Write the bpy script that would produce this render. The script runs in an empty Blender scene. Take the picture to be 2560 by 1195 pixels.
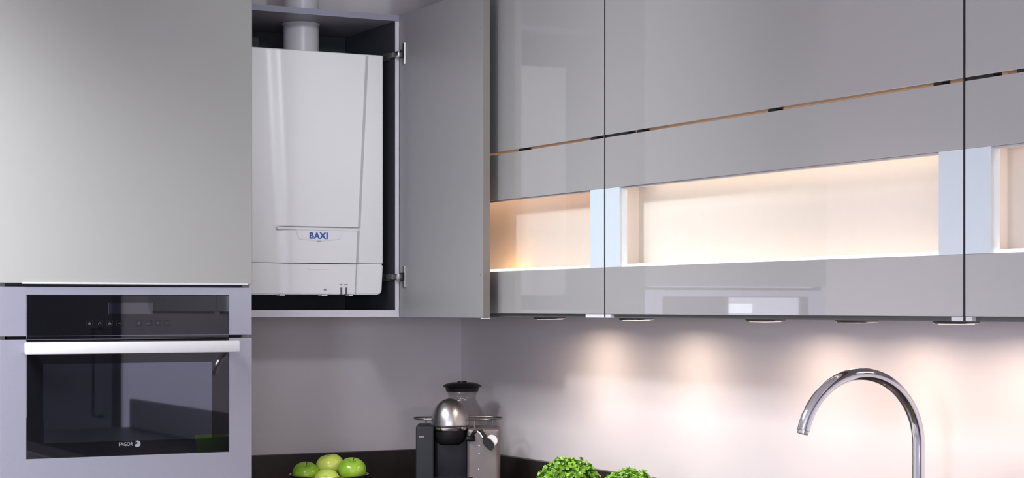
import bpy, bmesh, math, random
from mathutils import Vector, Matrix
R = math.radians
SC = bpy.context.scene
COL = SC.collection
random.seed(7)

# ------------------------------------------------------------------ camera
YAW = -27.588
cam = bpy.data.objects.new('camera', bpy.data.cameras.new('camera'))
COL.objects.link(cam)
cam.location = (-2.38, -4.87, 1.45)
cam.rotation_euler = (R(90), 0, R(YAW))
cam.data.sensor_width = 36.0
cam.data.lens = 36.0 * 4710 / 2560
cam.data.shift_y = 170.5 / 2560
cam.data.clip_start = 0.05
SC.camera = cam

# ------------------------------------------------------------------ world, exposure
w = bpy.data.worlds.new('world'); SC.world = w; w.use_nodes = True
w.node_tree.nodes['Background'].inputs[0].default_value = (0.62, 0.68, 0.9, 1)
w.node_tree.nodes['Background'].inputs[1].default_value = 0.6
SC.view_settings.view_transform = 'Standard'
SC.view_settings.look = 'None'
SC.view_settings.gamma = 1.0
SC.view_settings.use_curve_mapping = False
SC.view_settings.exposure = 0.0
try:
    SC.cycles.use_denoising = True
    SC.cycles.max_bounces = 10
    SC.cycles.caustics_reflective = False
    SC.cycles.caustics_refractive = False
    SC.cycles.sample_clamp_indirect = 4.0
except Exception:
    pass

def area(name, loc, rot, sx, sy, power, col, spread=180, shape='RECTANGLE', parent=None):
    l = bpy.data.lights.new(name, 'AREA'); l.shape = shape; l.size = sx; l.size_y = sy
    l.energy = power; l.color = col; l.spread = R(spread)
    o = bpy.data.objects.new(name, l); COL.objects.link(o)
    o.location = loc; o.rotation_euler = rot
    if parent: o.parent = parent
    return o
# daylight entering by the window of the left wall (opening y -5.15..-4.45, z 1.15..1.85)
area('window_daylight', (-4.19, -4.8, 1.5), (0, R(-90), 0), 0.70, 0.66, 52, (0.84, 0.85, 1.0))
# daylight entering by the window behind the camera (opening x -3.9..-1.7, z 0.85..2.15)
area('rear_daylight', (-2.8, -6.44, 1.5), (R(90), 0, 0), 2.2, 1.3, 54, (0.86, 0.88, 1.0))
# ceiling fittings (their lamps are made with them): recessed panels, plus spotlights added to brighten boiler and wall cabinets
CEIL_LIGHTS = ((-2.2, -1.3, 74, 124), (-2.2, -2.05, 17, 138))
ADDED_SPOTS = (('added white ceiling spotlight brightening the boiler', (-1.0, -3.7, 2.60), (-0.50, -0.33, 1.9), 0.6, 25),
              ('added white ceiling spotlight brightening the wall cabinets', (-2.5, -2.3, 2.60), (-0.30, -1.20, 1.70), 1.9, 36))

# ------------------------------------------------------------------ materials
def mat(name, col, rough=0.5, metal=0.0, coat=0.0, coat_rough=0.03, coat_ior=1.5, ior=1.5, spec=0.5, emit=None, estr=0.0,
        noise=0.0, nscale=40.0, stretch=(1, 1, 1), bump=0.0, bscale=80.0, spec_tint=None, sss=0.0, col2=None):
    m = bpy.data.materials.new(name); m.use_nodes = True
    nt = m.node_tree; b = nt.nodes['Principled BSDF']
    b.inputs['Base Color'].default_value = (*col, 1)
    b.inputs['Roughness'].default_value = rough
    b.inputs['Metallic'].default_value = metal
    b.inputs['IOR'].default_value = ior
    b.inputs['Specular IOR Level'].default_value = spec
    b.inputs['Coat Weight'].default_value = coat
    b.inputs['Coat Roughness'].default_value = coat_rough
    b.inputs['Coat IOR'].default_value = coat_ior
    if spec_tint: b.inputs['Specular Tint'].default_value = (*spec_tint, 1)
    if sss:
        b.inputs['Subsurface Weight'].default_value = sss
        b.inputs['Subsurface Scale'].default_value = 0.01
    if emit:
        b.inputs['Emission Color'].default_value = (*emit, 1)
        b.inputs['Emission Strength'].default_value = estr
    if noise or bump or col2:
        tc = nt.nodes.new('ShaderNodeTexCoord'); mp = nt.nodes.new('ShaderNodeMapping')
        mp.inputs['Scale'].default_value = stretch
        nt.links.new(tc.outputs['Object'], mp.inputs['Vector'])
        n = nt.nodes.new('ShaderNodeTexNoise'); n.inputs['Scale'].default_value = nscale
        n.inputs['Detail'].default_value = 4
        nt.links.new(mp.outputs[0], n.inputs['Vector'])
        if noise or col2:
            r = nt.nodes.new('ShaderNodeValToRGB')
            c1 = tuple(max(0, c * (1 - noise)) for c in col)
            c2 = col2 or tuple(min(1, c * (1 + noise)) for c in col)
            r.color_ramp.elements[0].position = 0.3; r.color_ramp.elements[1].position = 0.7
            r.color_ramp.elements[0].color = (*c1, 1); r.color_ramp.elements[1].color = (*c2, 1)
            nt.links.new(n.outputs['Fac'], r.inputs[0]); nt.links.new(r.outputs[0], b.inputs['Base Color'])
        if bump:
            n2 = nt.nodes.new('ShaderNodeTexNoise'); n2.inputs['Scale'].default_value = bscale
            nt.links.new(mp.outputs[0], n2.inputs['Vector'])
            bp = nt.nodes.new('ShaderNodeBump'); bp.inputs['Strength'].default_value = bump
            bp.inputs['Distance'].default_value = 0.002
            nt.links.new(n2.outputs['Fac'], bp.inputs['Height']); nt.links.new(bp.outputs[0], b.inputs['Normal'])
    return m

def glassmat(name, tint=(1, 1, 1), ior=1.5):
    m = bpy.data.materials.new(name); m.use_nodes = True
    nt = m.node_tree; nt.nodes.clear()
    o = nt.nodes.new('ShaderNodeOutputMaterial'); mx = nt.nodes.new('ShaderNodeMixShader')
    t = nt.nodes.new('ShaderNodeBsdfTransparent'); t.inputs[0].default_value = (*tint, 1)
    g = nt.nodes.new('ShaderNodeBsdfGlossy'); g.inputs['Roughness'].default_value = 0.0
    # Schlick reflectance, the same from both sides of the sheet
    ge = nt.nodes.new('ShaderNodeNewGeometry'); dp = nt.nodes.new('ShaderNodeVectorMath'); dp.operation = 'DOT_PRODUCT'
    nt.links.new(ge.outputs['Normal'], dp.inputs[0]); nt.links.new(ge.outputs['Incoming'], dp.inputs[1])
    def mth(op, a, b=None):
        n = nt.nodes.new('ShaderNodeMath'); n.operation = op
        for i, v in enumerate((a, b)):
            if v is None: continue
            if isinstance(v, (int, float)): n.inputs[i].default_value = v
            else: nt.links.new(v, n.inputs[i])
        return n.outputs[0]
    r0 = ((ior - 1) / (ior + 1)) ** 2
    c5 = mth('POWER', mth('SUBTRACT', 1.0, mth('ABSOLUTE', dp.outputs['Value'])), 5.0)
    fr = mth('ADD', mth('MULTIPLY', c5, 1 - r0), r0)
    nt.links.new(fr, mx.inputs[0]); nt.links.new(t.outputs[0], mx.inputs[1])
    nt.links.new(g.outputs[0], mx.inputs[2]); nt.links.new(mx.outputs[0], o.inputs[0])
    return m

M = {}
M['wall'] = mat('wall_paint', (0.72, 0.675, 0.70), 0.38, noise=0.02, nscale=3)
M['wall_plain'] = mat('wall_paint_room', (0.62, 0.60, 0.63), 0.8, noise=0.02, nscale=3)
M['ceiling'] = mat('ceiling_paint', (0.75, 0.74, 0.75), 0.9, noise=0.01)
M['floor'] = mat('floor_boards', (0.30, 0.27, 0.25), 0.4, noise=0.15, nscale=6, stretch=(1, 8, 1))
M['dark_leaf'] = mat('charcoal_lacquer', (0.012, 0.012, 0.014), 0.4, noise=0.1)
M['satin'] = mat('satin_grey_lacquer', (0.31, 0.312, 0.305), 0.42, noise=0.015, nscale=2, coat=0.25, coat_rough=0.3)
M['door_in'] = mat('satin_grey_door', (0.27, 0.27, 0.277), 0.42, noise=0.015, nscale=2)
M['door_edge'] = mat('taupe_edge', (0.19, 0.168, 0.155), 0.5, noise=0.02)
M['gloss'] = mat('gloss_grey_glass', (0.345, 0.342, 0.346), 0.3, noise=0.01, nscale=2, coat=1.0, coat_rough=0.015, coat_ior=1.7)
M['stile'] = mat('white_backed_glass', (0.62, 0.71, 0.78), 0.3, coat=1.0, coat_rough=0.02, noise=0.01)
M['clear'] = glassmat('clear_glass', (0.99, 0.99, 0.985))
M['jug_glass'] = glassmat('jug_glass', (0.90, 0.89, 0.88), 1.45)
M['white_in'] = mat('white_interior', (0.78, 0.74, 0.70), 0.5, noise=0.015)
M['carcass'] = mat('grey_carcass', (0.10, 0.105, 0.105), 0.5, noise=0.03)
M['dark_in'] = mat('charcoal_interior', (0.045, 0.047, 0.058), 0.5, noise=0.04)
M['top_edge'] = mat('slate_edge_band', (0.28, 0.28, 0.36), 0.45, noise=0.02)
M['edge_band'] = mat('lilac_edge_band', (0.66, 0.64, 0.70), 0.4, noise=0.02)
M['boiler'] = mat('boiler_white', (0.86, 0.85, 0.86), 0.32, noise=0.01, nscale=3)
M['pipe'] = mat('flue_white', (0.66, 0.64, 0.68), 0.35, noise=0.01)
M['blue'] = mat('blue_print', (0.035, 0.12, 0.42), 0.4, noise=0.03)
M['grey_print'] = mat('grey_print', (0.25, 0.24, 0.26), 0.5, noise=0.03)
M['small_grey'] = mat('pale_grey_print', (0.42, 0.41, 0.43), 0.5, noise=0.03)
M['black'] = mat('black_plastic', (0.009, 0.009, 0.010), 0.38, spec=0.25, noise=0.05)
M['black_gloss'] = mat('black_gloss', (0.006, 0.006, 0.010), 0.35, spec=0.15, noise=0.05)
M['steel'] = mat('brushed_steel', (0.46, 0.465, 0.56), 0.40, metal=0.85, noise=0.025, nscale=60, stretch=(1, 1, 14))
M['handle'] = mat('handle_aluminium', (0.66, 0.66, 0.69), 0.40, metal=0.3, noise=0.01, nscale=60)
M['oven_glass'] = mat('oven_glass', (0.004, 0.004, 0.006), 0.02, ior=1.75, noise=0.05)
M['oven_window'] = mat('oven_window_coated', (0.006, 0.007, 0.010), 0.02, ior=3.1, noise=0.05, spec_tint=(0.78, 0.84, 1.0))
M['oven_display'] = mat('oven_display', (0.006, 0.007, 0.012), 0.02, ior=2.3, noise=0.05)
M['icon'] = mat('icon_print', (0.05, 0.05, 0.06), 0.4, noise=0.03)
M['logo'] = mat('logo_print', (0.24, 0.25, 0.28), 0.4, noise=0.03)
M['chrome'] = mat('chrome', (0.80, 0.79, 0.84), 0.06, metal=1.0, noise=0.01)
M['hinge'] = mat('hinge_nickel', (0.62, 0.60, 0.58), 0.25, metal=1.0, noise=0.04)
M['worktop'] = mat('dark_brown_stone', (0.030, 0.022, 0.021), 0.42, noise=0.12, nscale=50)
M['dome'] = mat('satin_dome', (0.42, 0.405, 0.41), 0.33, metal=1.0, noise=0.01, coat=0.3)
M['cm_side'] = mat('slate_plastic', (0.024, 0.026, 0.031), 0.5, spec=0.2, noise=0.06)
M['cm_steel'] = mat('taupe_steel', (0.165, 0.143, 0.137), 0.42, metal=0.5, noise=0.05, nscale=30)
M['white_pl'] = mat('white_plastic', (0.72, 0.70, 0.72), 0.35, noise=0.02)
M['wire'] = mat('wire_bronze', (0.28, 0.25, 0.24), 0.3, metal=1.0, noise=0.03)
M['bowl'] = mat('black_bowl', (0.015, 0.014, 0.015), 0.25, noise=0.05)
M['bowl_rim'] = mat('silver_rim', (0.7, 0.68, 0.66), 0.2, metal=1.0, noise=0.02)
M['stem'] = mat('apple_stem', (0.06, 0.035, 0.015), 0.7, noise=0.2)
M['apple_a'] = mat('apple_green', (0.19, 0.42, 0.03), 0.22, nscale=14, noise=0.2, col2=(0.36, 0.56, 0.05), sss=0.1)
M['apple_b'] = mat('apple_yellow_green', (0.48, 0.70, 0.08), 0.25, nscale=10, noise=0.12, col2=(0.72, 0.80, 0.16), sss=0.1)
M['leaf'] = mat('leaf_green', (0.10, 0.30, 0.015), 0.45, nscale=90, noise=0.5, col2=(0.30, 0.58, 0.06))
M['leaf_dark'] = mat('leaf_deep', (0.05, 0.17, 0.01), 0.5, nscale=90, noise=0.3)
M['pot'] = mat('white_pot', (0.7, 0.68, 0.66), 0.3, noise=0.02)
M['soil'] = mat('soil', (0.03, 0.02, 0.012), 0.9, noise=0.3)
M['lime'] = mat('lime_bowl', (0.13, 0.24, 0.02), 0.3, noise=0.03)
M['puck'] = mat('puck_metal', (0.35, 0.34, 0.36), 0.25, metal=1.0, noise=0.03)
M['lens'] = mat('puck_lens', (0.8, 0.75, 0.7), 0.4, emit=(1.0, 0.75, 0.5), estr=5.0)
M['diffuser'] = mat('lamp_diffuser', (0.9, 0.9, 0.9), 0.5, emit=(1.0, 0.955, 0.93), estr=3.0)
M['led'] = mat('led_profile', (0.9, 0.88, 0.86), 0.4, emit=(1.0, 0.93, 0.86), estr=1.3)
M['base_front'] = mat('base_gloss', (0.40, 0.39, 0.40), 0.25, noise=0.01, coat=0.5)
M['frame_white'] = mat('window_frame_white', (0.8, 0.8, 0.8), 0.4, noise=0.01)

# ------------------------------------------------------------------ helpers
def obj(name, bm, m, parent=None, smooth=False, label=None, kind=None):
    me = bpy.data.meshes.new(name)
    bmesh.ops.recalc_face_normals(bm, faces=bm.faces[:])
    bm.to_mesh(me); bm.free()
    if isinstance(m, str): m = M[m]
    me.materials.append(m)
    if smooth:
        for p in me.polygons: p.use_smooth = True
        if smooth != 'all':
            try: me.set_sharp_from_angle(angle=R(38))
            except Exception: pass
    o = bpy.data.objects.new(name, me); COL.objects.link(o)
    if parent: o.parent = parent
    if label: o['label'] = label
    if kind: o['kind'] = kind
    return o

def thing(name, label, cat, loc=(0, 0, 0), rotz=0.0, group=None):
    o = bpy.data.objects.new(name, None); COL.objects.link(o)
    o.empty_display_size = 0.05
    o.location = loc; o.rotation_euler = (0, 0, rotz)
    o['label'] = label; o['category'] = cat
    if group: o['group'] = group
    return o

def tag(o, label, cat, group=None):
    o['label'] = label; o['category'] = cat
    if group: o['group'] = group
    return o

def box(x0, x1, y0, y1, z0, z1, bev=0.0, seg=2, bm=None):
    b = bmesh.new()
    bmesh.ops.create_cube(b, size=1.0)
    for v in b.verts:
        v.co = Vector(((x0 + x1) / 2 + v.co.x * (x1 - x0), (y0 + y1) / 2 + v.co.y * (y1 - y0), (z0 + z1) / 2 + v.co.z * (z1 - z0)))
    if bev:
        bmesh.ops.bevel(b, geom=b.edges[:], offset=bev, segments=seg, affect='EDGES', clamp_overlap=True, profile=0.6)
    if bm is None: return b
    return join(bm, b)

def join(bm, b):
    me = bpy.data.meshes.new('tmp'); b.to_mesh(me); b.free()
    bm.from_mesh(me); bpy.data.meshes.remove(me)
    return bm

def lathe(profile, seg=32, cx=0, cy=0, bm=None, closed=False):
    b = bm or bmesh.new(); rings = []
    for r, z in profile:
        if r < 1e-6: rings.append([b.verts.new((cx, cy, z))])
        else: rings.append([b.verts.new((cx + r * math.cos(2 * math.pi * i / seg), cy + r * math.sin(2 * math.pi * i / seg), z)) for i in range(seg)])
    pairs = list(zip(rings, rings[1:])) + ([(rings[-1], rings[0])] if closed else [])
    for a, c in pairs:
        for i in range(seg):
            j = (i + 1) % seg
            if len(a) == 1 and len(c) == 1: continue
            if len(a) == 1: b.faces.new((a[0], c[i], c[j]))
            elif len(c) == 1: b.faces.new((a[i], c[0], a[j]))
            else: b.faces.new((a[i], c[i], c[j], a[j]))
    return b

def tube(pts, r, seg=12, bm=None, cyclic=False, caps=True):
    b = bm or bmesh.new(); pts = [Vector(p) for p in pts]; n = len(pts)
    rad = r if isinstance(r, (list, tuple)) else [r] * n
    rings = []; up = None
    for i, p in enumerate(pts):
        if cyclic: t = (pts[(i + 1) % n] - pts[i - 1]).normalized()
        else: t = (pts[min(i + 1, n - 1)] - pts[max(i - 1, 0)]).normalized()
        if up is None:
            up = Vector((0, 0, 1)) if abs(t.z) < 0.9 else Vector((0, 1, 0))
        s = t.cross(up).normalized(); up = s.cross(t).normalized()
        rings.append([b.verts.new(p + rad[i] * (math.cos(2 * math.pi * k / seg) * s + math.sin(2 * math.pi * k / seg) * up)) for k in range(seg)])
    m = n if cyclic else n - 1
    for i in range(m):
        a, c = rings[i], rings[(i + 1) % n]
        for k in range(seg):
            l = (k + 1) % seg
            b.faces.new((a[k], c[k], c[l], a[l]))
    if caps and not cyclic:
        b.faces.new(rings[0]); b.faces.new(rings[-1])
    return b

def prism(pts, axis, a0, a1, bev=0.0, bm=None):
    """polygon pts in the two other axes, extruded along axis from a0 to a1"""
    b = bmesh.new()
    def P(p, a):
        if axis == 'x': return (a, p[0], p[1])
        if axis == 'y': return (p[0], a, p[1])
        return (p[0], p[1], a)
    lo = [b.verts.new(P(p, a0)) for p in pts]; hi = [b.verts.new(P(p, a1)) for p in pts]
    n = len(pts)
    b.faces.new(lo); b.faces.new(hi)
    for i in range(n): b.faces.new((lo[i], lo[(i + 1) % n], hi[(i + 1) % n], hi[i]))
    bmesh.ops.recalc_face_normals(b, faces=b.faces[:])
    if bev: bmesh.ops.bevel(b, geom=b.edges[:], offset=bev, segments=2, affect='EDGES', clamp_overlap=True)
    if bm is None: return b
    return join(bm, b)

def frame_mesh(axis, o, i, a0, a1):
    """rectangular ring: outer o=(u0,u1,v0,v1), inner i, thickness a0..a1 along axis"""
    b = bmesh.new()
    def P(u, v, a): return (a, u, v) if axis == 'x' else (u, a, v)
    def loop(r, a): return [b.verts.new(P(r[0], r[2], a)), b.verts.new(P(r[1], r[2], a)), b.verts.new(P(r[1], r[3], a)), b.verts.new(P(r[0], r[3], a))]
    of, inf, ob, ib = loop(o, a0), loop(i, a0), loop(o, a1), loop(i, a1)
    for k in range(4):
        l = (k + 1) % 4
        b.faces.new((of[k], of[l], inf[l], inf[k])); b.faces.new((ob[k], ob[l], ib[l], ib[k]))
        b.faces.new((of[k], of[l], ob[l], ob[k])); b.faces.new((inf[k], inf[l], ib[l], ib[k]))
    return b

def text(name, body, height, width, centre, m, parent, depth=0.0006, bold=0.0, space=1.0):
    """lettering that faces -y; centre = (x, y, z) of the back of the letters"""
    cu = bpy.data.curves.new(name, 'FONT'); cu.body = body; cu.size = 1; cu.offset = bold; cu.space_character = space
    cu.align_x = 'LEFT'; cu.extrude = 0.5; cu.resolution_u = 3
    t = bpy.data.objects.new(name, cu); COL.objects.link(t)
    dg = bpy.context.evaluated_depsgraph_get()
    me = bpy.data.meshes.new_from_object(t.evaluated_get(dg))
    bpy.data.objects.remove(t); bpy.data.curves.remove(cu)
    xs = [v.co.x for v in me.vertices]; ys = [v.co.y for v in me.vertices]; zs = [v.co.z for v in me.vertices]
    sx = width / (max(xs) - min(xs)); sy = height / (max(ys) - min(ys)); sz = depth / (max(zs) - min(zs))
    for v in me.vertices:
        v.co = Vector((centre[0] + (v.co.x - (max(xs) + min(xs)) / 2) * sx, centre[1] - (v.co.z - min(zs)) * sz, centre[2] + (v.co.y - (max(ys) + min(ys)) / 2) * sy))
    me.materials.clear(); me.materials.append(M[m])
    o = bpy.data.objects.new(name, me); COL.objects.link(o); o.parent = parent
    return o

def struct(name, bm, m, parent=None):
    o = obj(name, bm, m, parent)
    if parent is None: o['kind'] = 'structure'
    return o

CAMZ = 1.45
# ------------------------------------------------------------------ the room
ROOM_L, ROOM_F, CEIL = -4.2, -6.5, 2.72
struct('floor', box(ROOM_L - 0.1, 0.1, ROOM_F - 0.1, 0.1, -0.05, 0.0), 'floor')
struct('ceiling', box(ROOM_L - 0.1, 0.1, ROOM_F - 0.1, 0.1, CEIL, CEIL + 0.05), 'ceiling')
struct('wall_back', box(ROOM_L - 0.1, 0.1, 0.0, 0.1, 0.0, CEIL), 'wall')
struct('wall_right', box(0.0, 0.1, ROOM_F - 0.1, 0.0, 0.0, CEIL), 'wall')
struct('wall_left', frame_mesh('x', (ROOM_F, 0.0, 0.0, CEIL), (-5.15, -4.45, 1.15, 1.85), ROOM_L - 0.1, ROOM_L), 'wall_plain')
struct('wall_front', frame_mesh('y', (ROOM_L, 0.0, 0.0, CEIL), (-3.9, -1.7, 0.85, 2.15), ROOM_F - 0.1, ROOM_F), 'wall_plain')
for k, (q0, q1, r0, r1) in enumerate(((-5.15, -4.45, 1.15, 1.85),)):
    wn = struct('window_%d' % (k + 1), frame_mesh('x', (q0, q1, r0, r1), (q0 + 0.03, q1 - 0.03, r0 + 0.03, r1 - 0.03), ROOM_L - 0.08, ROOM_L - 0.03), 'frame_white')
    obj('pane', box(ROOM_L - 0.06, ROOM_L - 0.055, q0 + 0.03, q1 - 0.03, r0 + 0.03, r1 - 0.03), 'clear', wn)
wn = struct('window_2', frame_mesh('y', (-3.9, -1.7, 0.85, 2.15), (-3.85, -1.75, 0.9, 2.1), ROOM_F - 0.08, ROOM_F - 0.03), 'frame_white')
obj('pane', box(-3.85, -1.75, ROOM_F - 0.06, ROOM_F - 0.055, 0.9, 2.1), 'clear', wn)
dr = struct('added_dark_leaf', box(-0.045, -0.001, -6.35, -4.70, 0.0, 2.3, 0.002), 'dark_leaf')  # unseen dark leaf, added so the oven glass reflects something dark
obj('handle', tube([(-0.045, -4.85, 0.95), (-0.09, -4.85, 0.95), (-0.09, -4.85, 1.35), (-0.045, -4.85, 1.35)], 0.008), 'black', dr, True)

for k, (lx, ly, pw, sp) in enumerate(CEIL_LIGHTS):
    t = thing('ceiling_light', ['square white ceiling panel light nearest the oven tower', 'square white ceiling panel light in the middle of the room'][k], 'ceiling light', (lx, ly, CEIL), 0, 'ceiling panel lights')
    obj('frame', box(-0.36, 0.36, -0.36, 0.36, -0.03, 0.0, 0.004), 'frame_white', t)
    obj('diffuser', box(-0.33, 0.33, -0.33, 0.33, -0.034, -0.0305), 'diffuser', t)
    area('panel_glow', (0, 0, -0.036), (0, 0, 0), 0.64, 0.64, pw, (0.97, 0.98, 1.0), sp, parent=t)
for lab, frm, to, pw, sp in ADDED_SPOTS:
    t = thing('added_spotlight', lab, 'spotlight', (frm[0], frm[1], CEIL), 0, 'added ceiling spotlights')
    obj('mount', lathe([(0, 0), (0.07, 0), (0.07, -0.015), (0.012, -0.02), (0.012, -0.055), (0, -0.055)], 32), 'frame_white', t, True)
    dv = (Vector(to) - Vector(frm)).normalized()
    p0 = Vector((0, 0, frm[2] - CEIL))
    obj('head', tube([p0 - dv * 0.05, p0 + dv * 0.06], [0.10, 0.13], 32), 'frame_white', t, True)
    area('fill_beam', p0 + dv * 0.062, dv.to_track_quat('-Z', 'Y').to_euler(), 0.24, 0.24, pw, (0.95, 0.98, 1.0), sp, 'DISK', t)

# ------------------------------------------------------------------ worktop, upstands, base units
WT = 0.92
TR = -0.847           # right side of the oven tower
wt = obj('worktop', prism([(TR + 0.001, -0.001), (TR + 0.001, -0.62), (-0.62, -0.62), (-0.62, -4.5), (-0.001, -4.5), (-0.001, -0.001)], 'z', WT - 0.04, WT, 0.002), 'worktop')
tag(wt, 'dark brown corner worktop running under the wall cabinets', 'worktop')
us = obj('upstand', box(TR + 0.002, -0.021, -0.020, -0.001, WT + 0.0005, 1.0475, 0.0015), 'worktop')
tag(us, 'dark brown upstand on the wall behind the bowl of apples', 'upstand', 'worktop upstands')
us = obj('upstand', box(-0.020, -0.001, -4.5, -0.001, WT + 0.0005, 1.0445, 0.0015), 'worktop')
tag(us, 'dark brown upstand on the wall behind the leafy plants', 'upstand', 'worktop upstands')

def base_unit(label, x0, x1, y0, y1, face, n):
    t = thing('base_cabinet', label, 'base cabinet', ((x0 + x1) / 2, (y0 + y1) / 2, 0), 0, 'base cabinets under the worktop')
    cx, cy = (x0 + x1) / 2, (y0 + y1) / 2
    obj('body', box(x0 - cx, x1 - cx, y0 - cy, y1 - cy, 0.12, WT - 0.041), 'white_in', t)
    obj('plinth', box(x0 - cx + 0.03, x1 - cx - 0.01, y0 - cy + 0.03, y1 - cy - 0.01, 0.001, 0.119), 'carcass', t)
    for i in range(n):
        if face == 'x':
            a, c = y0 - cy + (y1 - y0) * i / n, y0 - cy + (y1 - y0) * (i + 1) / n
            d = obj('door', box(x0 - cx - 0.02, x0 - cx - 0.001, a + 0.002, c - 0.002, 0.13, WT - 0.06, 0.0015), 'base_front', t)
            obj('handle', box(x0 - cx - 0.028, x0 - cx - 0.0205, a + 0.1, c - 0.1, WT - 0.09, WT - 0.075), 'steel', d)
        else:
            a, c = x0 - cx + (x1 - x0) * i / n, x0 - cx + (x1 - x0) * (i + 1) / n
            d = obj('door', box(a + 0.002, c - 0.002, y0 - cy - 0.02, y0 - cy - 0.001, 0.13, WT - 0.06, 0.0015), 'base_front', t)
            obj('handle', box(a + 0.06, c - 0.06, y0 - cy - 0.028, y0 - cy - 0.0205, WT - 0.09, WT - 0.075), 'steel', d)
base_unit('grey base cabinet under the worktop between oven tower and corner', TR + 0.003, -0.615, -0.57, -0.003, 'y', 1)
base_unit('long row of grey base cabinets under the worktop by the tap', -0.58, -0.003, -4.49, -0.003, 'x', 7)

# ------------------------------------------------------------------ oven tower
TL, TF = -1.445, -0.60
tw = thing('oven_tower', 'tall satin grey cabinet holding the built-in oven', 'cabinet', ((TL + TR) / 2, -0.3, 0))
def TWB(*a, **k):
    b = box(*a, **k)
    bmesh.ops.translate(b, verts=b.verts[:], vec=(-(TL + TR) / 2, 0.3, 0)); return b
OT, OB = CAMZ + 0.0465, CAMZ - 0.407      # oven top and bottom
obj('side_panel', TWB(TL, TL + 0.018, -0.578, -0.001, 0.0, 2.5), 'satin', tw)
obj('side_panel', TWB(TR - 0.018, TR, -0.578, -0.001, 0.0, 2.5), 'satin', tw)
obj('back_panel', TWB(TL + 0.0185, TR - 0.0185, -0.02, -0.001, 0.0, 2.5), 'dark_in', tw)
obj('top_panel', TWB(TL, TR, -0.578, -0.001, 2.5005, 2.518), 'satin', tw)
obj('shelf', TWB(TL + 0.0185, TR - 0.0185, -0.575, -0.021, OT + 0.002, OT + 0.018), 'dark_in', tw)
obj('shelf', TWB(TL + 0.0185, TR - 0.0185, -0.575, -0.021, OB - 0.02, OB - 0.002), 'dark_in', tw)
ud = obj('upper_door', TWB(TL + 0.001, TR - 0.001, TF, -0.5785, CAMZ + 0.0545, 2.51, 0.0015), 'satin', tw)
obj('grip_strip', TWB(TL + 0.052, TR - 0.012, TF - 0.004, -0.585, CAMZ + 0.0525, CAMZ + 0.0565, 0.0008), 'handle', ud, label='thin pale metal grip strip along the lower edge')
obj('lower_door', TWB(TL + 0.001, TR - 0.001, TF, -0.5785, 0.12, OB - 0.006, 0.0015), 'satin', tw)
obj('plinth', TWB(TL + 0.02, TR - 0.02, -0.54, -0.52, 0.001, 0.118), 'carcass', tw)

# ------------------------------------------------------------------ built-in oven
OL, OR = -1.442, -0.849
ov = thing('built_in_oven', 'stainless steel built-in oven with black glass door and white bar handle', 'oven', ((OL + OR) / 2, -0.35, OB))
def OV(b):
    bmesh.ops.translate(b, verts=b.verts[:], vec=(-(OL + OR) / 2, 0.35, -OB)); return b
GL, GR = -1.384, -0.905
cp_b, dt = CAMZ - 0.0655, CAMZ - 0.0725     # control panel bottom, door top
obj('housing', OV(box(OL + 0.022, OR - 0.022, -0.57, -0.05, OB + 0.003, OT - 0.004)), 'black', ov)
cf = obj('control_fascia', OV(frame_mesh('y', (OL, OR, cp_b, OT), (GL, GR, cp_b + 0.0005, CAMZ + 0.0285), TF + 0.001, -0.5775)), 'steel', ov)
cg = obj('control_glass', OV(box(GL + 0.0008, GR - 0.0008, TF + 0.002, -0.578, cp_b - 0.006, CAMZ + 0.0278, 0.0008)), 'oven_glass', ov)
obj('display', OV(box(-1.195, -1.091, TF + 0.0012, TF + 0.0022, CAMZ - 0.016, CAMZ + 0.010)), 'oven_display', cg)
# touch icons: small outlined squares with a mark in each
from math import pi
icx = [-1.2395, -1.2158, -1.1922, -1.1698, -1.1243, -1.1016, -1.0779, -1.0561]
for i, x in enumerate(icx):
    z = CAMZ - 0.0368
    b = frame_mesh('y', (x - 0.0068, x + 0.0068, z - 0.0062, z + 0.0068), (x - 0.0064, x + 0.0064, z - 0.0058, z + 0.0064), TF + 0.0014, TF + 0.0019)
    ic = obj('touch_icon', OV(b), 'black', cg)
    if i in (0, 2): mk = [(x - 0.003, z - 0.003), (x + 0.003, z - 0.003), (x + 0.003, z), (x, z + 0.0035), (x - 0.003, z)]
    elif i == 1: mk = [(x - 0.004, z - 0.002), (x, z + 0.003), (x + 0.004, z - 0.002), (x + 0.003, z - 0.003), (x, z + 0.001), (x - 0.003, z - 0.003)]
    elif i in (3, 7): mk = [(x - 0.004, z - 0.001), (x + 0.004, z - 0.0005), (x + 0.004, z + 0.001), (x - 0.004, z + 0.001)]
    elif i == 4: mk = [(x - 0.003, z), (x, z - 0.003), (x + 0.003, z), (x, z + 0.003)]
    elif i == 5: mk = [(x - 0.004, z - 0.0018), (x + 0.004, z - 0.0018), (x + 0.004, z + 0.0005), (x - 0.004, z + 0.0005)]
    else: mk = [(x - 0.003, z - 0.003), (x + 0.003, z), (x - 0.003, z + 0.003)]
    obj('icon_mark', OV(prism(mk, 'y', TF + 0.0012, TF + 0.0019)), 'icon', cg)
od = obj('oven_door', OV(frame_mesh('y', (OL, OR, OB, dt), (GL, GR, CAMZ - 0.343, dt - 0.0005), TF + 0.0005, -0.5775)), 'steel', ov)
obj('door_glass', OV(box(GL + 0.0008, GR - 0.0008, TF + 0.0018, -0.578, CAMZ - 0.3424, dt - 0.003, 0.0008)), 'oven_glass', od)
obj('window', OV(box(-1.344, -0.948, TF + 0.0012, TF + 0.0017, CAMZ - 0.309, CAMZ - 0.129)), 'oven_window', od)
hd = obj('handle', OV(box(-1.397, -0.897, -0.652, -0.636, CAMZ - 0.1055, CAMZ - 0.0785, 0.003)), 'handle', od, True, label='flat white bar handle')
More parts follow.
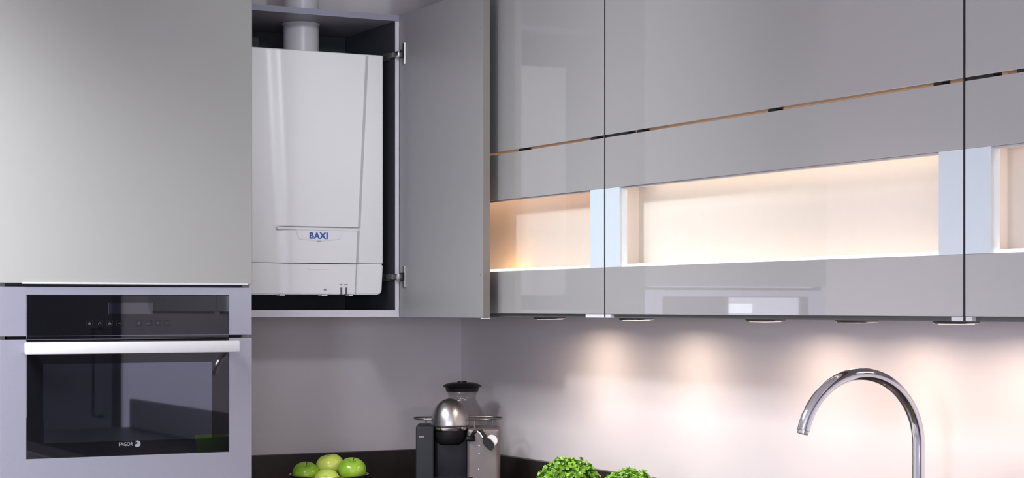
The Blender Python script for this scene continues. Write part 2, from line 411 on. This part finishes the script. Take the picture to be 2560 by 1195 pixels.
for x in (-1.380, -0.914):
    obj('handle_post', OV(box(x - 0.009, x + 0.009, -0.6358, TF + 0.0004, CAMZ - 0.102, CAMZ - 0.082, 0.001)), 'steel', od)
text('letters', 'FAGOR', 0.0088, 0.033, (-1.1545 - (OL + OR) / 2, TF + 0.0017 + 0.35, CAMZ - 0.3165 - OB), 'logo', od, 0.0004)
cxl, czl = -1.1275, CAMZ - 0.3165
pts = [(cxl + 0.0076 * math.cos(a), czl + 0.0076 * math.sin(a)) for a in [R(d) for d in range(-150, 131, 20)]]
pts += [(cxl - 0.001, czl + 0.0035), (cxl + 0.002, czl + 0.002), (cxl - 0.002, czl - 0.001), (cxl - 0.0045, czl - 0.001)]
obj('emblem', OV(prism(pts, 'y', TF + 0.0012, TF + 0.0017)), 'logo', od)
obj('emblem_arc', OV(prism([(cxl - 0.0072, czl), (cxl - 0.006, czl + 0.004), (cxl - 0.002, czl + 0.0072), (cxl - 0.001, czl + 0.0058), (cxl - 0.0045, czl + 0.0032), (cxl - 0.0055, czl)], 'y', TF + 0.0012, TF + 0.0017)), 'icon', od)

# ------------------------------------------------------------------ boiler cabinet with its open door
BL, BRX, BF = TR + 0.002, -0.352, -0.35
BT, BB = CAMZ + 0.766, CAMZ - 0.0252
PX, PY, PR = -0.565, -0.19, 0.047        # flue pipe
bc = thing('boiler_cabinet', 'open wall cabinet with dark interior around the white boiler', 'cabinet', ((BL + BRX) / 2, -0.175, BB))
OFF = Vector((-(BL + BRX) / 2, 0.175, -BB))
def BC(b):
    bmesh.ops.translate(b, verts=b.verts[:], vec=OFF); return b
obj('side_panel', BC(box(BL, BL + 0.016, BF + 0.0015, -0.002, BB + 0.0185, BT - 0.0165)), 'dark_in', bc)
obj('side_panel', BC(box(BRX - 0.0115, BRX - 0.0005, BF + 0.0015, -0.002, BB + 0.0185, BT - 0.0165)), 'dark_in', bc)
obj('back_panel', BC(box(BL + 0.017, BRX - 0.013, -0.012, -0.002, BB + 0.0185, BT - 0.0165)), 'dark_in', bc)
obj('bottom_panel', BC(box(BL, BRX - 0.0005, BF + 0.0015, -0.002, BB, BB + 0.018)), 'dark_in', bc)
# top panel with a round cut-out for the flue
b = bmesh.new()
loops = [[(BL, BF + 0.0015), (BRX - 0.0005, BF + 0.0015), (BRX - 0.0005, -0.002), (BL, -0.002)],
         [(PX + (PR + 0.002) * math.cos(2 * pi * i / 40), PY + (PR + 0.002) * math.sin(2 * pi * i / 40)) for i in range(40)]]
eds = []
for lp in loops:
    vs = [b.verts.new((x, y, BT)) for x, y in lp]
    eds += [b.edges.new((vs[i], vs[(i + 1) % len(vs)])) for i in range(len(vs))]
bmesh.ops.triangle_fill(b, use_beauty=True, use_dissolve=False, edges=eds)
ex = bmesh.ops.extrude_face_region(b, geom=b.faces[:])
bmesh.ops.translate(b, verts=[v for v in ex['geom'] if isinstance(v, bmesh.types.BMVert)], vec=(0, 0, -0.0155))
M['panel_grey'] = mat('grey_panel', (0.30, 0.29, 0.33), 0.45, noise=0.02)
obj('top_panel', BC(b), 'panel_grey', bc)
obj('edge_band', BC(box(BL, BRX - 0.0005, BF, BF + 0.0014, BT - 0.0155, BT)), 'top_edge', bc, label='slate lilac edge along the top panel')
obj('edge_band', BC(box(BL, BRX - 0.0005, BF, BF + 0.0014, BB, BB + 0.018)), 'edge_band', bc, label='pale lilac edge along the bottom panel')
obj('edge_band', BC(box(BRX - 0.0115, BRX - 0.0005, BF, BF + 0.0014, BB + 0.0182, BT - 0.0162)), 'edge_band', bc, label='pale lilac edge of the right side panel')
DY0, DY1 = -0.84, BF - 0.003
dd = obj('door', BC(box(BRX, BRX + 0.0185, DY0 + 0.0008, DY1, BB - 0.0003, BT + 0.0003, 0.0006)), 'door_in', bc, label='satin grey door standing wide open')
obj('door_edge', BC(box(BRX + 0.0004, BRX + 0.0181, DY0, DY0 + 0.0007, BB + 0.0004, BT - 0.0004)), 'door_edge', dd)
obj('end_cap', BC(box(BRX - 0.0006, BRX + 0.0191, DY0 - 0.0006, DY0 + 0.012, BB - 0.0025, BB - 0.0006, 0.0004)), 'edge_band', dd)
for z in (CAMZ + 0.672, CAMZ + 0.078):
    obj('door_buffer', BC(tube([(BRX + 0.0005, DY0 + 0.014, z), (BRX - 0.0015, DY0 + 0.014, z)], 0.0025, 10)), 'grey_print', dd)
for z in (CAMZ + 0.661, CAMZ + 0.079):
    hg = obj('hinge', BC(box(BRX - 0.004, BRX - 0.0002, -0.3925, -0.3785, z - 0.028, z + 0.028, 0.001)), 'hinge', bc)
    obj('cup', BC(box(BRX - 0.010, BRX - 0.0042, -0.391, -0.378, z - 0.011, z + 0.011, 0.001)), 'black', hg)
    obj('arm', BC(box(BRX - 0.016, BRX - 0.0065, -0.3775, -0.352, z - 0.0085, z + 0.0085, 0.003)), 'hinge', hg, True)
    obj('link', BC(box(BRX - 0.021, BRX - 0.012, -0.3515, -0.318, z - 0.0075, z + 0.0075, 0.003)), 'carcass', hg, True)
    obj('mount_plate', BC(box(BRX - 0.016, BRX - 0.0118, -0.3175, -0.275, z - 0.010, z + 0.010, 0.001)), 'carcass', hg)
    obj('screw', BC(tube([(BRX - 0.016, -0.300, z), (BRX - 0.018, -0.300, z)], 0.004, 10)), 'hinge', hg)

# ------------------------------------------------------------------ boiler
KC = -0.575                                  # centre line
KR, KL = -0.389, -0.761
KB, KT = CAMZ + 0.0325, CAMZ + 0.661
KF = -0.330
bo = thing('boiler', 'white wall-hung boiler with blue lettering inside the open cabinet', 'boiler', (KC, -0.17, KB))
def KO(b):
    bmesh.ops.translate(b, verts=b.verts[:], vec=(-KC, 0.17, -KB)); return b
SEAM = CAMZ + 0.1125
obj('casing', KO(box(KL, KR, KF, -0.0125, SEAM + 0.0012, KT, 0.004, 3)), 'boiler', bo, True)
lc = obj('lower_cover', KO(prism([(KL + 0.008, KB), (KR - 0.012, KB), (KR - 0.004, KB + 0.008), (KR, SEAM), (KL, SEAM), (KL, KB + 0.008)], 'y', KF, -0.0125, 0.003)), 'boiler', bo, True)
# raised, tapering centre panel: outline narrows downwards, its flanks slope back to the casing
def panel(zs, halfs, d0, d1, flank, name, parent):
    b = bmesh.new(); rows = []
    for z, hw, d in zip(zs, halfs, (d0, d1)):
        LW = 0.046
        xs = [(-hw - 0.012 + LW * k / 8, d * (0.5 - 0.5 * math.cos(pi * k / 8))) for k in range(9)]
        xs += [(hw * (-0.4 + 0.35 * k), d * (1 + 0.10 * math.sin(pi * (k + 0.5) / 5))) for k in range(0, 4)] + [(hw, d), (hw + flank, 0.0)]
        rows.append([b.verts.new((KC + x, KF - 0.0002 - y, z)) for x, y in xs])
    N = len(rows[0])
    for i in range(N - 1): b.faces.new((rows[0][i], rows[0][i + 1], rows[1][i + 1], rows[1][i]))
    b.faces.new(rows[0]); b.faces.new(list(reversed(rows[1])))
    b.faces.new((rows[0][0], rows[1][0], rows[1][-1], rows[0][-1]))
    return obj(name, KO(b), 'boiler', parent, True)
ZP = CAMZ + 0.2045
panel((KT - 0.004, ZP + 0.0035), (0.132, 0.109), 0.009, 0.012, 0.012, 'centre_panel', bo)
lp = panel((ZP - 0.007, SEAM + 0.0014), (0.108, 0.104), 0.010, 0.010, 0.011, 'badge_panel', bo)
obj('lip', KO(box(KC - 0.1135, KC + 0.1085, KF - 0.0138, KF - 0.0003, ZP - 0.0065, ZP + 0.0005, 0.002)), 'boiler', bo, True)
panel((SEAM - 0.0014, KB + 0.002), (0.104, 0.101), 0.010, 0.009, 0.007, 'cover_panel', lc)
obj('badge', KO(prism([(KC - 0.064, ZP - 0.0066), (KC + 0.064, ZP - 0.0066), (KC + 0.055, ZP - 0.030), (KC + 0.02, ZP - 0.0335), (KC - 0.02, ZP - 0.0335), (KC - 0.055, ZP - 0.030)], 'y', KF - 0.0142, KF - 0.006, 0.0014)), 'boiler', lp)
text('letters', 'BAXI', 0.0168, 0.0505, (-0.5765 - KC, KF - 0.01415 + 0.17, CAMZ + 0.184 - KB), 'blue', bo, 0.0008, 0.042, 1.12)
obj('small_mark', KO(box(-0.5815, -0.5695, KF - 0.0146, KF - 0.0141, CAMZ + 0.1685, CAMZ + 0.1710)), 'small_grey', bo)
for x in (-0.5125, -0.4985):
    obj('slot', KO(box(x - 0.0020, x + 0.0020, KF - 0.0128, KF - 0.004, KB - 0.0005, KB + 0.0185)), 'carcass', lc)
obj('slot_print', KO(box(-0.5165, -0.5105, KF - 0.0125, KF - 0.0085, KB + 0.0250, KB + 0.0272)), 'grey_print', lc)
obj('slot_print', KO(box(-0.505, -0.4945, KF - 0.0125, KF - 0.0085, KB + 0.0252, KB + 0.0268)), 'grey_print', lc)
obj('slot_print', KO(box(-0.5605, -0.5545, KF - 0.0125, KF - 0.0085, KB + 0.0110, KB + 0.0150)), 'grey_print', lc)
for x, wd in ((-0.557, 0.016), (-0.672, 0.014), (-0.483, 0.010)):
    obj('latch_tab', KO(box(x - wd / 2, x + wd / 2, KF - 0.008, KF + 0.02, KB - 0.0035, KB + 0.001, 0.0015)), 'boiler', lc)
obj('finger_lip', KO(box(KC - 0.028, KC + 0.028, KF - 0.0128, KF - 0.008, SEAM - 0.0155, SEAM - 0.0125, 0.001)), 'boiler', lc)
obj('bracket', KO(box(KL + 0.012, KL + 0.040, -0.30, -0.26, KT + 0.0003, KT + 0.030, 0.002)), 'black', bo)
fl = thing('flue_pipe', 'white flue pipe rising from the boiler through the cabinet top', 'pipe', (PX, PY, KT + 0.0005))
obj('pipe', lathe([(0, 0), (PR, 0), (PR, CEIL - KT - 0.002), (0, CEIL - KT - 0.002)], 48), 'pipe', fl, True)
obj('collar', lathe([(PR + 0.0003, 0.0), (PR + 0.004, 0.0), (PR + 0.004, 0.010), (PR + 0.0003, 0.012)], 48, closed=True), 'pipe', fl, True)
obj('trim_ring', lathe([(PR + 0.0004, BT - KT - 0.0215), (PR + 0.003, BT - KT - 0.0215), (PR + 0.003, BT - KT - 0.0168), (PR + 0.0004, BT - KT - 0.0168)], 48, closed=True), 'pipe', fl, True)
obj('rivet', tube([(0.002, -PR - 0.004, 0.006), (0.002, -PR - 0.0055, 0.006)], 0.002, 8), 'black', fl)

# ------------------------------------------------------------------ wall cabinets on the right wall
CF = -0.300                                # glass front plane
Z_B, Z_S0, Z_S1, Z_G0, Z_G1, Z_T = CAMZ - 0.0153, CAMZ + 0.0865, CAMZ + 0.2585, CAMZ + 0.3692, CAMZ + 0.3746, 2.42
def wall_cabinet(label, y0, y1, bumpers, led_col, led_w, tabs, hot=None):
    """y0 < y1; front faces -x"""
    cy = (y0 + y1) / 2; z0 = CAMZ - 0.0235
    t = thing('wall_cabinet', label, 'cabinet', (0, cy, z0), 0, 'glass fronted wall cabinets on the right wall')
    def W(b):
        bmesh.ops.translate(b, verts=b.verts[:], vec=(0, -cy, -z0)); return b
    a, c = y0 + 0.0028, y1 - 0.0028
    obj('side_panel', W(box(-0.278, -0.0015, a, a + 0.016, z0 + 0.0165, Z_T - 0.0165)), 'white_in', t)
    obj('side_panel', W(box(-0.278, -0.0015, c - 0.016, c, z0 + 0.0165, Z_T - 0.0165)), 'white_in', t)
    obj('bottom_panel', W(box(-0.278, -0.0015, a, c, z0, z0 + 0.016)), 'panel_grey', t)
    obj('top_panel', W(box(-0.278, -0.0015, a, c, Z_T - 0.016, Z_T)), 'white_in', t)
    obj('back_panel', W(box(-0.014, -0.0015, a + 0.0165, c - 0.0165, z0 + 0.0165, Z_T - 0.0165)), 'white_in', t)
    obj('light_box_backing', W(box(-0.224, -0.218, a + 0.0165, c - 0.0165, z0 + 0.0165, Z_T - 0.0165)), 'white_in', t)
    obj('upper_door', W(box(CF, -0.280, a, c, Z_G1, Z_T, 0.0012)), 'gloss', t, label='glossy grey upper door')
    b = box(CF, -0.280, a, c, Z_S1, Z_G0, 0.0008)
    box(CF, -0.280, a, c, Z_B, Z_S0, 0.0008, bm=b)
    fd = obj('lower_door', W(b), 'gloss', t, label='glossy grey flap door with a clear window band')
    obj('stile', W(box(CF + 0.0003, -0.2803, a, a + 0.060, Z_S0 + 0.0002, Z_S1 - 0.0002)), 'stile', fd, label='pale blue white upright beside the window')
    obj('stile', W(box(CF + 0.0003, -0.2803, c - 0.060, c, Z_S0 + 0.0002, Z_S1 - 0.0002)), 'stile', fd, label='pale blue white upright beside the window')
    obj('window_pane', W(box(CF + 0.001, CF + 0.007, a + 0.0602, c - 0.0602, Z_S0 + 0.0002, Z_S1 - 0.0002)), 'clear', fd)
    obj('light_profile', W(box(CF + 0.0075, -0.282, a + 0.0602, c - 0.0602, Z_S0 + 0.0004, Z_S0 + 0.0062)), 'led', fd, label='bright white line along the foot of the window')
    obj('top_trim', W(box(CF + 0.0075, -0.282, a + 0.0602, c - 0.0602, Z_S1 - 0.0036, Z_S1 - 0.0004)), 'edge_band', fd)
    for (q0, q1) in bumpers:
        lo, hi = max(min(q0, q1), a + 0.0005), min(max(q0, q1), c - 0.0005)
        obj('bumper', W(box(CF + 0.0015, -0.2805, lo, hi, Z_G0 + 0.0003, Z_G1 - 0.0003)), 'black', t)
    for (q0, q1) in tabs:
        obj('corner_tab', W(box(CF + 0.0005, -0.281, max(min(q0, q1), a), min(max(q0, q1), c), z0 + 0.0005, Z_B - 0.0003, 0.0008)), 'edge_band', fd)
    obj('under_rail', W(box(-0.290, -0.2785, a + 0.001, c - 0.001, z0 + 0.0005, Z_B - 0.0005)), 'carcass', t)
    if y1 < -0.5:   # black strip in place of the shade in the joint to the neighbouring cabinet
        obj('joint_shade', W(box(CF + 0.0006, -0.2785, c + 0.0003, c + 0.0053, z0 + 0.001, Z_T - 0.001)), 'black', t)
    # LED strips hidden behind the grey bands light the inside
    L = (c - a) - 0.14
    area('cabinet_led', (-0.250, 0, Z_S0 - 0.045 - z0), (R(180), 0, 0), 0.03, L, led_w, led_col, 160, parent=t)
    area('cabinet_led', (-0.250, 0, Z_S1 + 0.045 - z0), (0, 0, 0), 0.03, L, led_w, led_col, 160, parent=t)
    area('cabinet_led', (-0.250, 0, Z_G1 + 0.12 - z0), (0, 0, 0), 0.03, L, led_w * 0.9, (1.0, 0.55, 0.28), 160, parent=t)
    if hot is not None:
        area('cabinet_led', (-0.250, hot - cy, Z_S0 - 0.04 - z0), (R(180), 0, 0), 0.03, 0.12, led_w * 0.35, (1.0, 0.50, 0.14), 150, parent=t)
    return t
wall_cabinet('grey gloss wall cabinet beside the open boiler door, narrow amber lit window', -1.3245, -0.356, [(-0.9204, -0.9507), (-1.2617, -1.288)], (1.0, 0.58, 0.35), 0.37, [(-1.2404, -1.40)], hot=-0.77)
wall_cabinet('widest grey gloss wall cabinet with long cream lit window band', -2.4841, -1.3245, [(-1.3285, -1.4238), (-1.4565, -1.4807), (-1.9328, -1.9573), (-2.407, -2.4281)], (1.0, 0.81, 0.64), 0.58, [(-1.30, -1.3484), (-2.452, -2.55)])
wall_cabinet('grey gloss wall cabinet cut off by the right edge of the picture', -3.28, -2.4841, [(-2.488, -2.5524), (-2.6054, -2.68)], (1.0, 0.78, 0.64), 0.36, [(-2.47, -2.502)])

# ------------------------------------------------------------------ puck spotlights under the wall cabinets
PUCK_W = 0.92
puck_labels = ['flat round spotlight under the cabinet nearest the boiler door', 'flat round spotlight just right of the first cabinet joint',
               'flat round spotlight under the middle of the widest cabinet', 'flat round spotlight above the spout of the tap',
               'flat round spotlight under the right cabinet joint']
for k, (x, y) in enumerate(((-0.165, -0.831), (-0.165, -1.237), (-0.165, -1.735), (-0.165, -2.031), (-0.165, -2.309))):
    t = thing('cabinet_spotlight', puck_labels[k], 'spotlight', (x, y, CAMZ - 0.0237), 0, 'spotlights under the wall cabinets')
    obj('body', lathe([(0, 0), (0.040, 0), (0.041, -0.003), (0.039, -0.0052), (0.033, -0.0055), (0.0329, -0.004), (0, -0.004)], 40), 'puck', t, True)
    obj('lens', lathe([(0, -0.0042), (0.0325, -0.0042), (0.0315, -0.0058), (0, -0.0062)], 32), 'lens', t, True)
    area('spot_glow', (0, 0, -0.0068), (0, 0, 0), 0.06, 0.06, PUCK_W, (1.0, 0.795, 0.62), 165, 'DISK', t)

# ------------------------------------------------------------------ tap
tp = thing('kitchen_tap', 'chrome swan neck kitchen tap with a round arched spout', 'tap', (-0.15, -2.19, WT))
obj('base', lathe([(0, 0), (0.027, 0), (0.027, 0.006), (0.024, 0.010), (0.020, 0.07), (0.017, 0.078), (0, 0.078)], 40), 'chrome', tp, True)
r = 0.130; ztop = CAMZ - 0.119 - WT
pts = [(0, 0, 0.0785), (0, 0, ztop - r - 0.09), (0, 0, ztop - r - 0.02)] + [(-r + r * math.cos(R(a)), 0, ztop - r + r * math.sin(R(a))) for a in range(0, 167, 3)]
obj('spout', tube(pts, 0.0112, 28), 'chrome', tp, True)
e = Vector(pts[-1]); d = (Vector(pts[-1]) - Vector(pts[-2])).normalized()
obj('aerator', tube([e + d * 0.0003, e + d * 0.006], 0.0098, 24), 'hinge', tp, True)
obj('lever', tube([(0.0, 0.02, 0.045), (0.0, 0.06, 0.055), (0.0, 0.10, 0.085)], [0.009, 0.006, 0.005], 14), 'chrome', tp, True)

# ------------------------------------------------------------------ coffee machine (faces the camera)
cm = thing('coffee_machine', 'black and steel coffee machine with a silver dome head in the corner', 'coffee machine', (-0.2505, -0.45, WT), R(YAW))
U = 0.0010404
def cx_(px): return (px - 1125) * U
def cz_(py): return CAMZ - (py - 768) * U - WT
# footprint of the machine body
obj('base', box(cx_(1042), cx_(1249), -0.075, 0.075, 0.0, 0.022, 0.006), 'black', cm, True)
obj('side_body', box(cx_(1041), cx_(1085), -0.070, 0.070, 0.0225, cz_(1062), 0.004, 3), 'cm_side', cm, True)
hb = obj('column', box(cx_(1085.5), cx_(1166.5), -0.035, 0.070, 0.0225, cz_(1072), 0.004), 'black_gloss', cm, True)
sb = obj('steel_body', box(cx_(1167), cx_(1249), -0.062, 0.070, 0.0225, cz_(1067), 0.012, 4), 'cm_steel', cm, True)
hx = cx_(1124)
# brew head: black cylinder swelling forward under the dome
obj('brew_head', lathe([(0, cz_(1110)), (0.026, cz_(1109)), (0.036, cz_(1102)), (0.0405, cz_(1090)), (0.0420, cz_(1076)), (0.0420, cz_(1072.5)), (0, cz_(1072.5))], 40, hx, -0.036), 'black', cm, True)
obj('chrome_band', lathe([(0, cz_(1072.3)), (0.0460, cz_(1072.3)), (0.0480, cz_(1069)), (0.0480, cz_(1064.5)), (0, cz_(1064.5))], 48, hx, -0.036), 'chrome', cm, True)
zb, zt = cz_(1064.2), cz_(993)
prof = [(0, zb)] + [(0.0490 * (1 - (k / 14) ** 2.35) ** 0.56, zb + (zt - zb) * k / 14) for k in range(0, 14)] + [(0, zt)]
obj('dome', lathe(prof, 56, hx, -0.036), 'dome', cm, 'all', label='satin silver dome')
obj('drip_tray', lathe([(0, 0.0225), (0.050, 0.0225), (0.052, cz_(1189)), (0.049, cz_(1187)), (0.046, cz_(1189)), (0, cz_(1189))], 40, cx_(1132), -0.062), 'black', cm, True)
obj('tray_grid', lathe([(0, cz_(1188.8)), (0.044, cz_(1188.8)), (0.044, cz_(1187.8)), (0, cz_(1187.8))], 32, cx_(1132), -0.062), 'puck', cm, True)
# wire gallery rail round the cup shelf on top
n = 48; rz = cz_(1046)
ring = []
for k in range(n):
    a = 2 * pi * k / n
    ca, sa = math.cos(a), math.sin(a)
    ring.append((cx_(1142.5) + 0.1150 * math.copysign(abs(ca) ** 0.6, ca), 0.012 + 0.060 * math.copysign(abs(sa) ** 0.6, sa), rz))
rl = obj('gallery_rail', tube(ring, 0.0020, 8, cyclic=True), 'wire', cm, True)
for (x, y, zz) in ((cx_(1062), 0.030, cz_(1061.8)), (cx_(1185), -0.0455, cz_(1066.8)), (cx_(1228), 0.040, cz_(1066.8))):
    obj('rail_post', tube([(x, y, zz), (x, y, rz)], 0.0018, 8), 'wire', rl, True)
# side lever with its round white knob
obj('lever_pivot', tube([(cx_(1168), -0.070, cz_(1092)), (cx_(1186), -0.075, cz_(1092))], 0.0075, 16), 'black', cm, True)
lv = obj('lever_arm', tube([(cx_(1180), -0.080, cz_(1089)), (cx_(1182), -0.084, cz_(1079)), (cx_(1188), -0.086, cz_(1073)), (cx_(1196), -0.088, cz_(1072)), (cx_(1204), -0.090, cz_(1078)), (cx_(1211), -0.092, cz_(1090))], [0.0055, 0.005, 0.0045, 0.0045, 0.005, 0.006], 12), 'black', cm, True)
obj('lever_stripe', tube([(cx_(1193), -0.0935, cz_(1073)), (cx_(1200), -0.0955, cz_(1077)), (cx_(1207), -0.098, cz_(1088))], 0.0022, 8), 'white_pl', lv, True)
obj('lever_fin', tube([(cx_(1201), -0.094, cz_(1069)), (cx_(1214), -0.096, cz_(1089))], [0.0045, 0.0055], 10), 'black', lv, True)
obj('lever_head', prism([(cx_(1206), cz_(1092)), (cx_(1211), cz_(1086)), (cx_(1222), cz_(1089)), (cx_(1232), cz_(1098)), (cx_(1235), cz_(1108)), (cx_(1231), cz_(1118)), (cx_(1228), cz_(1121)), (cx_(1222), cz_(1117)), (cx_(1214), cz_(1111)), (cx_(1208), cz_(1103))], 'y', -0.106, -0.090, 0.003), 'black', lv, True)
obj('knob', tube([(cx_(1228), -0.0895, cz_(1096)), (cx_(1229), -0.080, cz_(1096))], 0.0150, 28), 'white_pl', lv, True)
for (px, py) in ((1197, 1110), (1197, 1130), (1196, 1168)):
    obj('screw', tube([(cx_(px), -0.0622, cz_(py)), (cx_(px), -0.0638, cz_(py))], 0.0016, 8), 'hinge', sb, True)
obj('side_mark', box(cx_(1049), cx_(1062), -0.0712, -0.0702, cz_(1089), cz_(1086)), 'grey_print', cm)

# glass jug with a black lid behind the coffee machine
jg = thing('glass_jug', 'clear glass jug with a black lid behind the coffee machine', 'jug', (-0.1395, -0.291, WT), R(YAW))
V = 0.00107
def jz(py): return CAMZ - (py - 768) * V - WT
outer = [(0, 0.0), (0.050, 0.0), (0.060, 0.012), (0.068, 0.06), (0.068, jz(1065)), (0.062, jz(1045)), (0.051, jz(1022)), (0.040, jz(1005)), (0.037, jz(998)), (0.039, jz(988)), (0.0425, jz(981))]
inner = [(rr - 0.0025, zz + (0.004 if zz < 0.02 else 0)) for rr, zz in reversed(outer) if rr > 0.01] + [(0, 0.004)]
obj('vessel', lathe(outer + inner, 48), 'jug_glass', jg, 'all')
obj('lid', lathe([(0, jz(981)), (0.0395, jz(981)), (0.0435, jz(980.5)), (0.0455, jz(971)), (0.0525, jz(969)), (0.0530, jz(967.5)), (0.046, jz(962.5)), (0.030, jz(958.5)), (0.013, jz(957.5)), (0.012, jz(955)), (0, jz(954.5))], 48), 'black', jg, True)

# ------------------------------------------------------------------ bowl of green apples
bx, by = -0.578, -0.42
bw = thing('fruit_bowl', 'black footed bowl with a silver rim holding green apples', 'bowl', (bx, by, WT))
RIMZ = 0.1075
obj('shell', lathe([(0, 0), (0.045, 0), (0.045, 0.006), (0.026, 0.014), (0.026, 0.024), (0.060, 0.034), (0.092, 0.062), (0.0995, RIMZ - 0.002), (0.097, RIMZ - 0.002), (0.0895, 0.066), (0.058, 0.040), (0, 0.036)], 56), 'bowl', bw, True)
obj('rim', lathe([(0.0965, RIMZ - 0.0018), (0.1005, RIMZ - 0.0018), (0.1005, RIMZ), (0.0965, RIMZ)], 56, closed=True), 'bowl_rim', bw, True)
def apple_mesh(s):
    prof = []
    for k in range(0, 25):
        a = pi * k / 24
        rr = math.sin(a); zz = -math.cos(a)
        rad = 0.5 * rr * (1 + 0.07 * zz)
        z = 0.455 * zz
        if zz > 0: z -= 0.13 * math.exp(-(rad / 0.13) ** 2)
        else: z += 0.05 * math.exp(-(rad / 0.10) ** 2)
        prof.append((max(rad, 0) * s if 0 < k < 24 else 0, z * s))
    b = lathe(prof, 32)
    for v in b.verts:
        a = math.atan2(v.co.y, v.co.x)
        f = 1 + 0.012 * math.cos(5 * a) + 0.015 * math.cos(2 * a + 1)
        v.co.x *= f; v.co.y *= f
    return b
apples = [  # offset from the bowl centre in image axes (right, towards camera), height of centre above worktop, size, tilt, material
    ('shaded green apple at the left of the bowl', -0.0585, 0.000, 0.1060, 0.069, (0.42, 0.02), 'apple_a', 0),
    ('pale yellow green apple at the top middle of the bowl', -0.0020, -0.0420, 0.1225, 0.072, (0.05, -0.20), 'apple_b', 1),
    ('bright green apple with a yellow cheek at the right of the bowl', 0.0585, 0.002, 0.1160, 0.071, (0.34, 0.10), 'apple_a', 2),
    ('pale green apple lying low at the front of the bowl', -0.001, 0.0420, 0.0880, 0.071, (1.1, 0.3), 'apple_b', 3)]
cr, sr = math.cos(R(YAW)), math.sin(R(YAW))
for lab, u, v, h, s, tilt, m, k in apples:
    t = thing('apple', lab, 'apple', (bx + u * cr - (-v) * sr, by + u * sr + (-v) * cr, WT + h), R(YAW), 'green apples in the bowl')
    t.rotation_euler = (tilt[0], tilt[1], R(YAW))
    obj('flesh', apple_mesh(s), m, t, 'all')
    obj('stem', tube([(0, 0, 0.31 * s), (0.001, 0, 0.41 * s), (0.003, 0.001, 0.51 * s)], [0.0011, 0.001, 0.0014], 7), 'stem', t, True)

# ------------------------------------------------------------------ curly leaf herbs in pots
def herb(label, x, y, rad, height, seed, n):
    rnd = random.Random(seed)
    t = thing('potted_herb', label, 'plant', (x, y, WT), 0, 'potted curly herbs on the worktop')
    pot_h = height - rad * 0.80
    obj('pot', lathe([(0, 0), (0.040, 0), (0.052, pot_h - 0.004), (0.055, pot_h - 0.004), (0.055, pot_h), (0.050, pot_h), (0.048, pot_h - 0.012), (0, pot_h - 0.012)], 36), 'pot', t, True)
    obj('soil', lathe([(0, pot_h - 0.0115), (0.046, pot_h - 0.0115), (0.04, pot_h - 0.007), (0, pot_h - 0.004)], 24), 'soil', t, True)
    # bushy cushion of small curled leaves
    b = bmesh.new(); st = bmesh.new()
    zc = pot_h + rad * 0.02
    for i in range(n):
        u = rnd.random(); az = rnd.uniform(0, 2 * pi); el = math.asin(u ** 0.9)
        shell = rnd.uniform(0.72, 1.0) * (1 + 0.07 * math.sin(3 * az + seed) + 0.05 * math.sin(7 * az))
        p = Vector((math.cos(el) * math.cos(az) * rad, math.cos(el) * math.sin(az) * rad, math.sin(el) * rad * 0.80)) * shell
        nrm = Vector((p.x, p.y, p.z * 1.4 + 0.01)).normalized()
        nrm = (nrm + Vector((rnd.uniform(-1, 1), rnd.uniform(-1, 1), rnd.uniform(-0.4, 1))) * 0.55).normalized()
        s1 = nrm.cross(Vector((rnd.uniform(-1, 1), rnd.uniform(-1, 1), rnd.uniform(-1, 1)))).normalized(); s2 = nrm.cross(s1)
        c = Vector((0, 0, zc)) + p; L = rnd.uniform(0.0045, 0.0085)
        # a cupped, frilled leaf: centre, five rim points, tip bent over
        cen = b.verts.new(c); rim = []
        k5 = 6
        for j in range(k5):
            aa = 2 * pi * j / k5
            rim.append(b.verts.new(c + (s1 * math.cos(aa) + s2 * math.sin(aa)) * L * rnd.uniform(0.55, 1.1) + nrm * L * rnd.uniform(-0.1, 0.9)))
        for j in range(k5): b.faces.new((cen, rim[j], rim[(j + 1) % k5]))
        if i % 9 == 0: tube([(0, 0, pot_h - 0.006), Vector((0, 0, zc)) + p * 0.6, c], 0.0009, 4, bm=st, caps=False)
    obj('foliage', b, 'leaf', t, kind='stuff')
    obj('stems', st, 'leaf_dark', t, kind='stuff')
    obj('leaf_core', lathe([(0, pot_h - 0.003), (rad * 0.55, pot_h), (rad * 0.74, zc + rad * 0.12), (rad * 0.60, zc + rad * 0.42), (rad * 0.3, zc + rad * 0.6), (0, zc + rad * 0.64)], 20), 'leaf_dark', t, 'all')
    return t
herb('larger bushy green curly herb nearest the coffee machine', -0.25, -1.065, 0.071, 0.177, 3, 1500)
herb('smaller rounded green curly herb right of the larger one', -0.25, -1.345, 0.066, 0.171, 11, 1300)
lb = obj('lime_bowl', lathe([(0, 0), (0.03, 0), (0.055, 0.03), (0.066, 0.085), (0.063, 0.085), (0.052, 0.034), (0.028, 0.006), (0, 0.006)], 40), 'lime', None, True)
lb.location = (-0.27, -2.60, WT); tag(lb, 'lime green bowl seen as a reflection in the oven glass', 'bowl')
